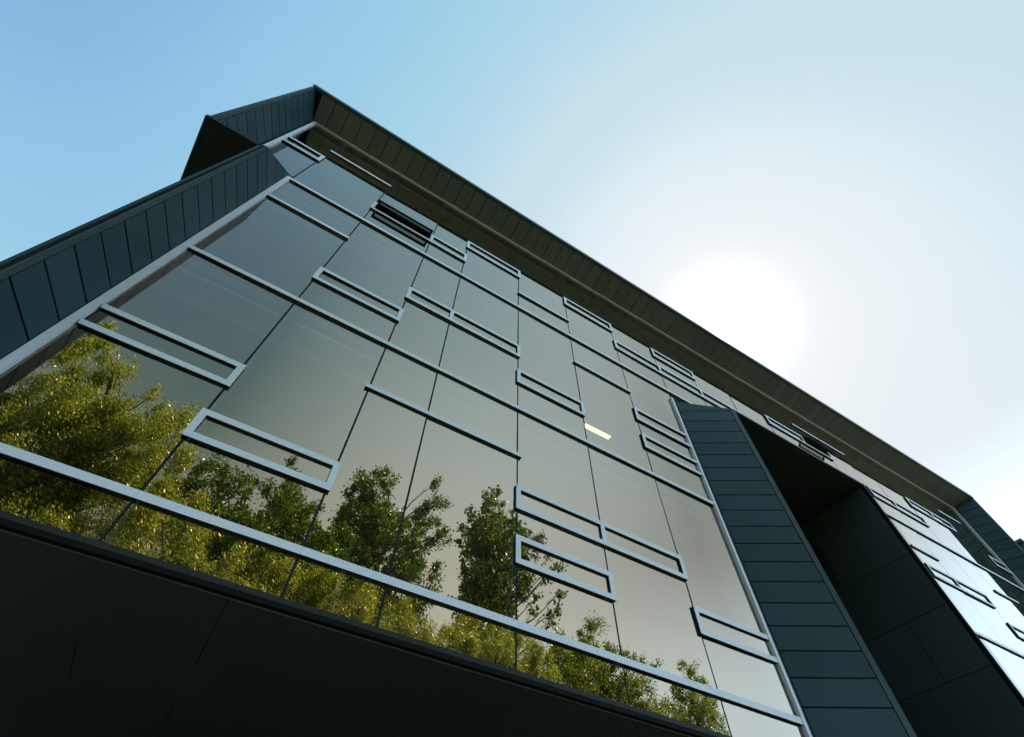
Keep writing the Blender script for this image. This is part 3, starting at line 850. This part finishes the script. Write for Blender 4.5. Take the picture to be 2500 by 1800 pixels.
def leaves(blobs, kind):
    K = KIND[kind]
    cen = []
    for (x, y, z, r) in blobs:
        area = math.pi * r * r
        n = max(90, int(area * K['dens'] * 2.6 / (K['l'] * K['w'] * 1.3)))
        # twigs: short tufts of leaves spread through the blob, denser towards its skin
        tuft = max(5, int(area * 9))
        d = rng.normal(size=(tuft, 3)); d /= np.linalg.norm(d, axis=1)[:, None]
        rad = r * rng.uniform(0.15, 1.12, size=(tuft, 1)) ** 0.6
        tc = np.array([x, y, z]) + d * rad * np.array([1, 1.5, 1])
        idx = rng.integers(0, tuft, n)
        sz = min(K['tw'] * 0.55, r * 0.42) * rng.uniform(0.5, 1.2, size=(tuft, 1))
        off = rng.normal(size=(n, 3)) * sz[idx]
        if kind == 'willow':
            off[:, 2] *= 1.7; off[:, 0] += 0.25 * off[:, 2]
        cen.append(tc[idx] + off)
    c = np.concatenate(cen)
    n = len(c)
    # long axis
    a = rng.normal(size=(n, 3)); a /= np.linalg.norm(a, axis=1)[:, None]
    if kind == 'willow':
        a = a * 0.6 + np.array([0.75, 0.1, -K['droop']])        # blown to one side and hanging
    else:
        a[:, 2] -= K['droop']
    a /= np.linalg.norm(a, axis=1)[:, None]
    b = np.cross(a, rng.normal(size=(n, 3))); b /= np.linalg.norm(b, axis=1)[:, None]
    nr = np.cross(a, b)
    s = rng.uniform(0.65, 1.25, size=(n, 1))
    L, Wd = K['l'] * s, K['w'] * s
    p0 = c - a * L * .5
    p2 = c + a * L * .5 + nr * L * .10
    p1 = c + b * Wd - a * L * .05 + nr * Wd * .35
    p3 = c - b * Wd - a * L * .05 + nr * Wd * .35
    v = np.stack([p0, p1, p2, p3], 1).reshape(-1, 3)
    base = np.arange(n)[:, None] * 4
    f = np.concatenate([base + np.array([0, 1, 2]), base + np.array([0, 2, 3])], 1).reshape(-1, 3)
    me = bpy.data.meshes.new('crown')
    me.vertices.add(len(v)); me.vertices.foreach_set('co', v.ravel().astype(np.float32))
    me.loops.add(len(f) * 3); me.loops.foreach_set('vertex_index', f.ravel().astype(np.int32))
    me.polygons.add(len(f)); me.polygons.foreach_set('loop_start', (np.arange(len(f)) * 3).astype(np.int32))
    me.update(calc_edges=True)
    me.materials.append(LEAF[kind])
    return me, n

def tube(vs, fs, pts, radii, sides=6):
    n0 = len(vs)
    for i, (p, r) in enumerate(zip(pts, radii)):
        t = (pts[min(i + 1, len(pts) - 1)] - pts[max(i - 1, 0)]).normalized()
        u = t.orthogonal().normalized(); w = t.cross(u)
        for k in range(sides):
            an = 2 * math.pi * k / sides
            vs.append(tuple(p + (u * math.cos(an) + w * math.sin(an)) * r))
    for i in range(len(pts) - 1):
        for k in range(sides):
            a = n0 + i * sides + k; b = n0 + i * sides + (k + 1) % sides
            fs.append((a, b, b + sides, a + sides))
    fs.append(tuple(n0 + (len(pts) - 1) * sides + k for k in range(sides)))

def tree(name, blobs, kind, label):
    bl = [tuple(b) for b in blobs]
    xs = np.array(bl)
    wgt = xs[:, 3] ** 2
    cx_, cy_ = float((xs[:, 0] * wgt).sum() / wgt.sum()), float(xs[:, 1].mean())
    top = float((xs[:, 2] + xs[:, 3]).max()); low = float((xs[:, 2] - xs[:, 3]).min())
    cy_ -= 0.0
    # crown depth: every blob wanders off the middle plane, and the far side gets its own blobs
    full = []
    half = max(0.8, (xs[:, 0].max() - xs[:, 0].min()) * 0.33)
    for (x, y, z, r) in bl:
        dy = random.uniform(-0.45, 0.25) * min(half, 2.2)
        full.append((x, y + dy, z, r))
        if r > 0.5:
            full.append((x + random.uniform(-.2, .2), y + dy - r * 1.2 - random.uniform(0.1, 0.8), z - r * random.uniform(0.5, 1.0), r * 0.9))
    root = empty(name, (cx_, cy_ - .4, 0), label, 'tree', 'trees mirrored in the glass')
    me, n = leaves(full, kind)
    o = bpy.data.objects.new('crown', me); C.objects.link(o)
    o.parent = root; o.matrix_parent_inverse = root.matrix_world.inverted()
    vs, fs = [], []
    base = Vector((cx_, cy_ - .4, -0.05))
    H = low + (top - low) * 0.62
    R0 = 0.008 * top + 0.04
    tp = [base.lerp(Vector((cx_ + random.uniform(-.3, .3), cy_ - .3, H)), i / 8) + Vector((math.sin(i * 1.3) * .10, math.cos(i * 1.7) * .10, 0)) for i in range(9)]
    tube(vs, fs, tp, [R0 * (1 - .85 * i / 8) * (1.35 if i == 0 else 1) for i in range(9)], 8)
    for (x, y, z, r) in full:
        tgt = Vector((x, y, z + r * .35))
        d = math.hypot(x - cx_, y - cy_)
        hz = max(low * 0.55, min(H - .3, z - d * random.uniform(0.7, 1.1) - .5))
        q = max(0.0, min(1.0, hz / H)) * 8
        i = min(7, int(q)); st = tp[i].lerp(tp[i + 1], q - i)
        midp = st.lerp(tgt, .5) + Vector((random.uniform(-.2, .2), random.uniform(-.2, .2), -d * .05 if kind == 'poplar' else d * .10))
        pts = [st.lerp(midp, .5), midp, midp.lerp(tgt, .5) + Vector((0, 0, .05)), tgt]
        rr = 0.012 + 0.022 * r + 0.006 * d
        tube(vs, fs, [st] + pts, [rr * 1.5, rr * 1.2, rr, rr * .65, rr * .25], 5)
        for _ in range(5):
            dv = Vector((random.gauss(0, 1), random.gauss(0, 1), random.gauss(0.4, .8))).normalized() * r * random.uniform(.5, 1.0)
            s_ = pts[random.choice((1, 2, 2, 3))]
            tube(vs, fs, [s_, s_ + dv * .55 + Vector((0, 0, .04)), Vector((x, y, z)).lerp(s_, .3) + dv], [rr * .4, rr * .28, rr * .12], 4)
    me = bpy.data.meshes.new('trunk'); me.from_pydata(vs, [], fs); me.materials.append(M_BARK)
    for p_ in me.polygons: p_.use_smooth = True
    o = bpy.data.objects.new('trunk', me); C.objects.link(o)
    o.parent = root; o.matrix_parent_inverse = root.matrix_world.inverted()
    return n
TLAB = {'willow_left': ('willow_tree', 'tall yellow green willow mirrored at the left end of the glass'),
        'willow_front': ('willow_tree', 'low pale willow with thin bare limbs mirrored just above the left of the sill'),
        'maple_left': ('maple_tree', 'dark green maple mirrored right beside the tall willow'),
        'maple_middle': ('maple_tree', 'maple with a thin lone top shoot mirrored behind the lowest left window frame'),
        'willow_middle': ('willow_tree', 'broad olive willow mirrored low between the maples and the sill'),
        'maple_tall': ('maple_tree', 'biggest dark maple with an open ragged right side, left of the poplar reflection'),
        'poplar': ('poplar_tree', 'slender poplar standing alone against the sky in the middle of the glass'),
        'birch_low': ('birch_tree', 'low yellow green tree mirrored at the foot of the poplar'),
        'birch_right': ('birch_tree', 'round topped olive tree mirrored right of the poplar above the sill'),
        'ash_right': ('ash_tree', 'small loose crown mirrored at the bottom right corner of the glass')}
tot = 0
for key, (kind, bl) in TREES.items():
    tot += tree(TLAB[key][0], bl, kind, TLAB[key][1])
print('leaves', tot, 'panes', len(panes), 'windows', len(frames))
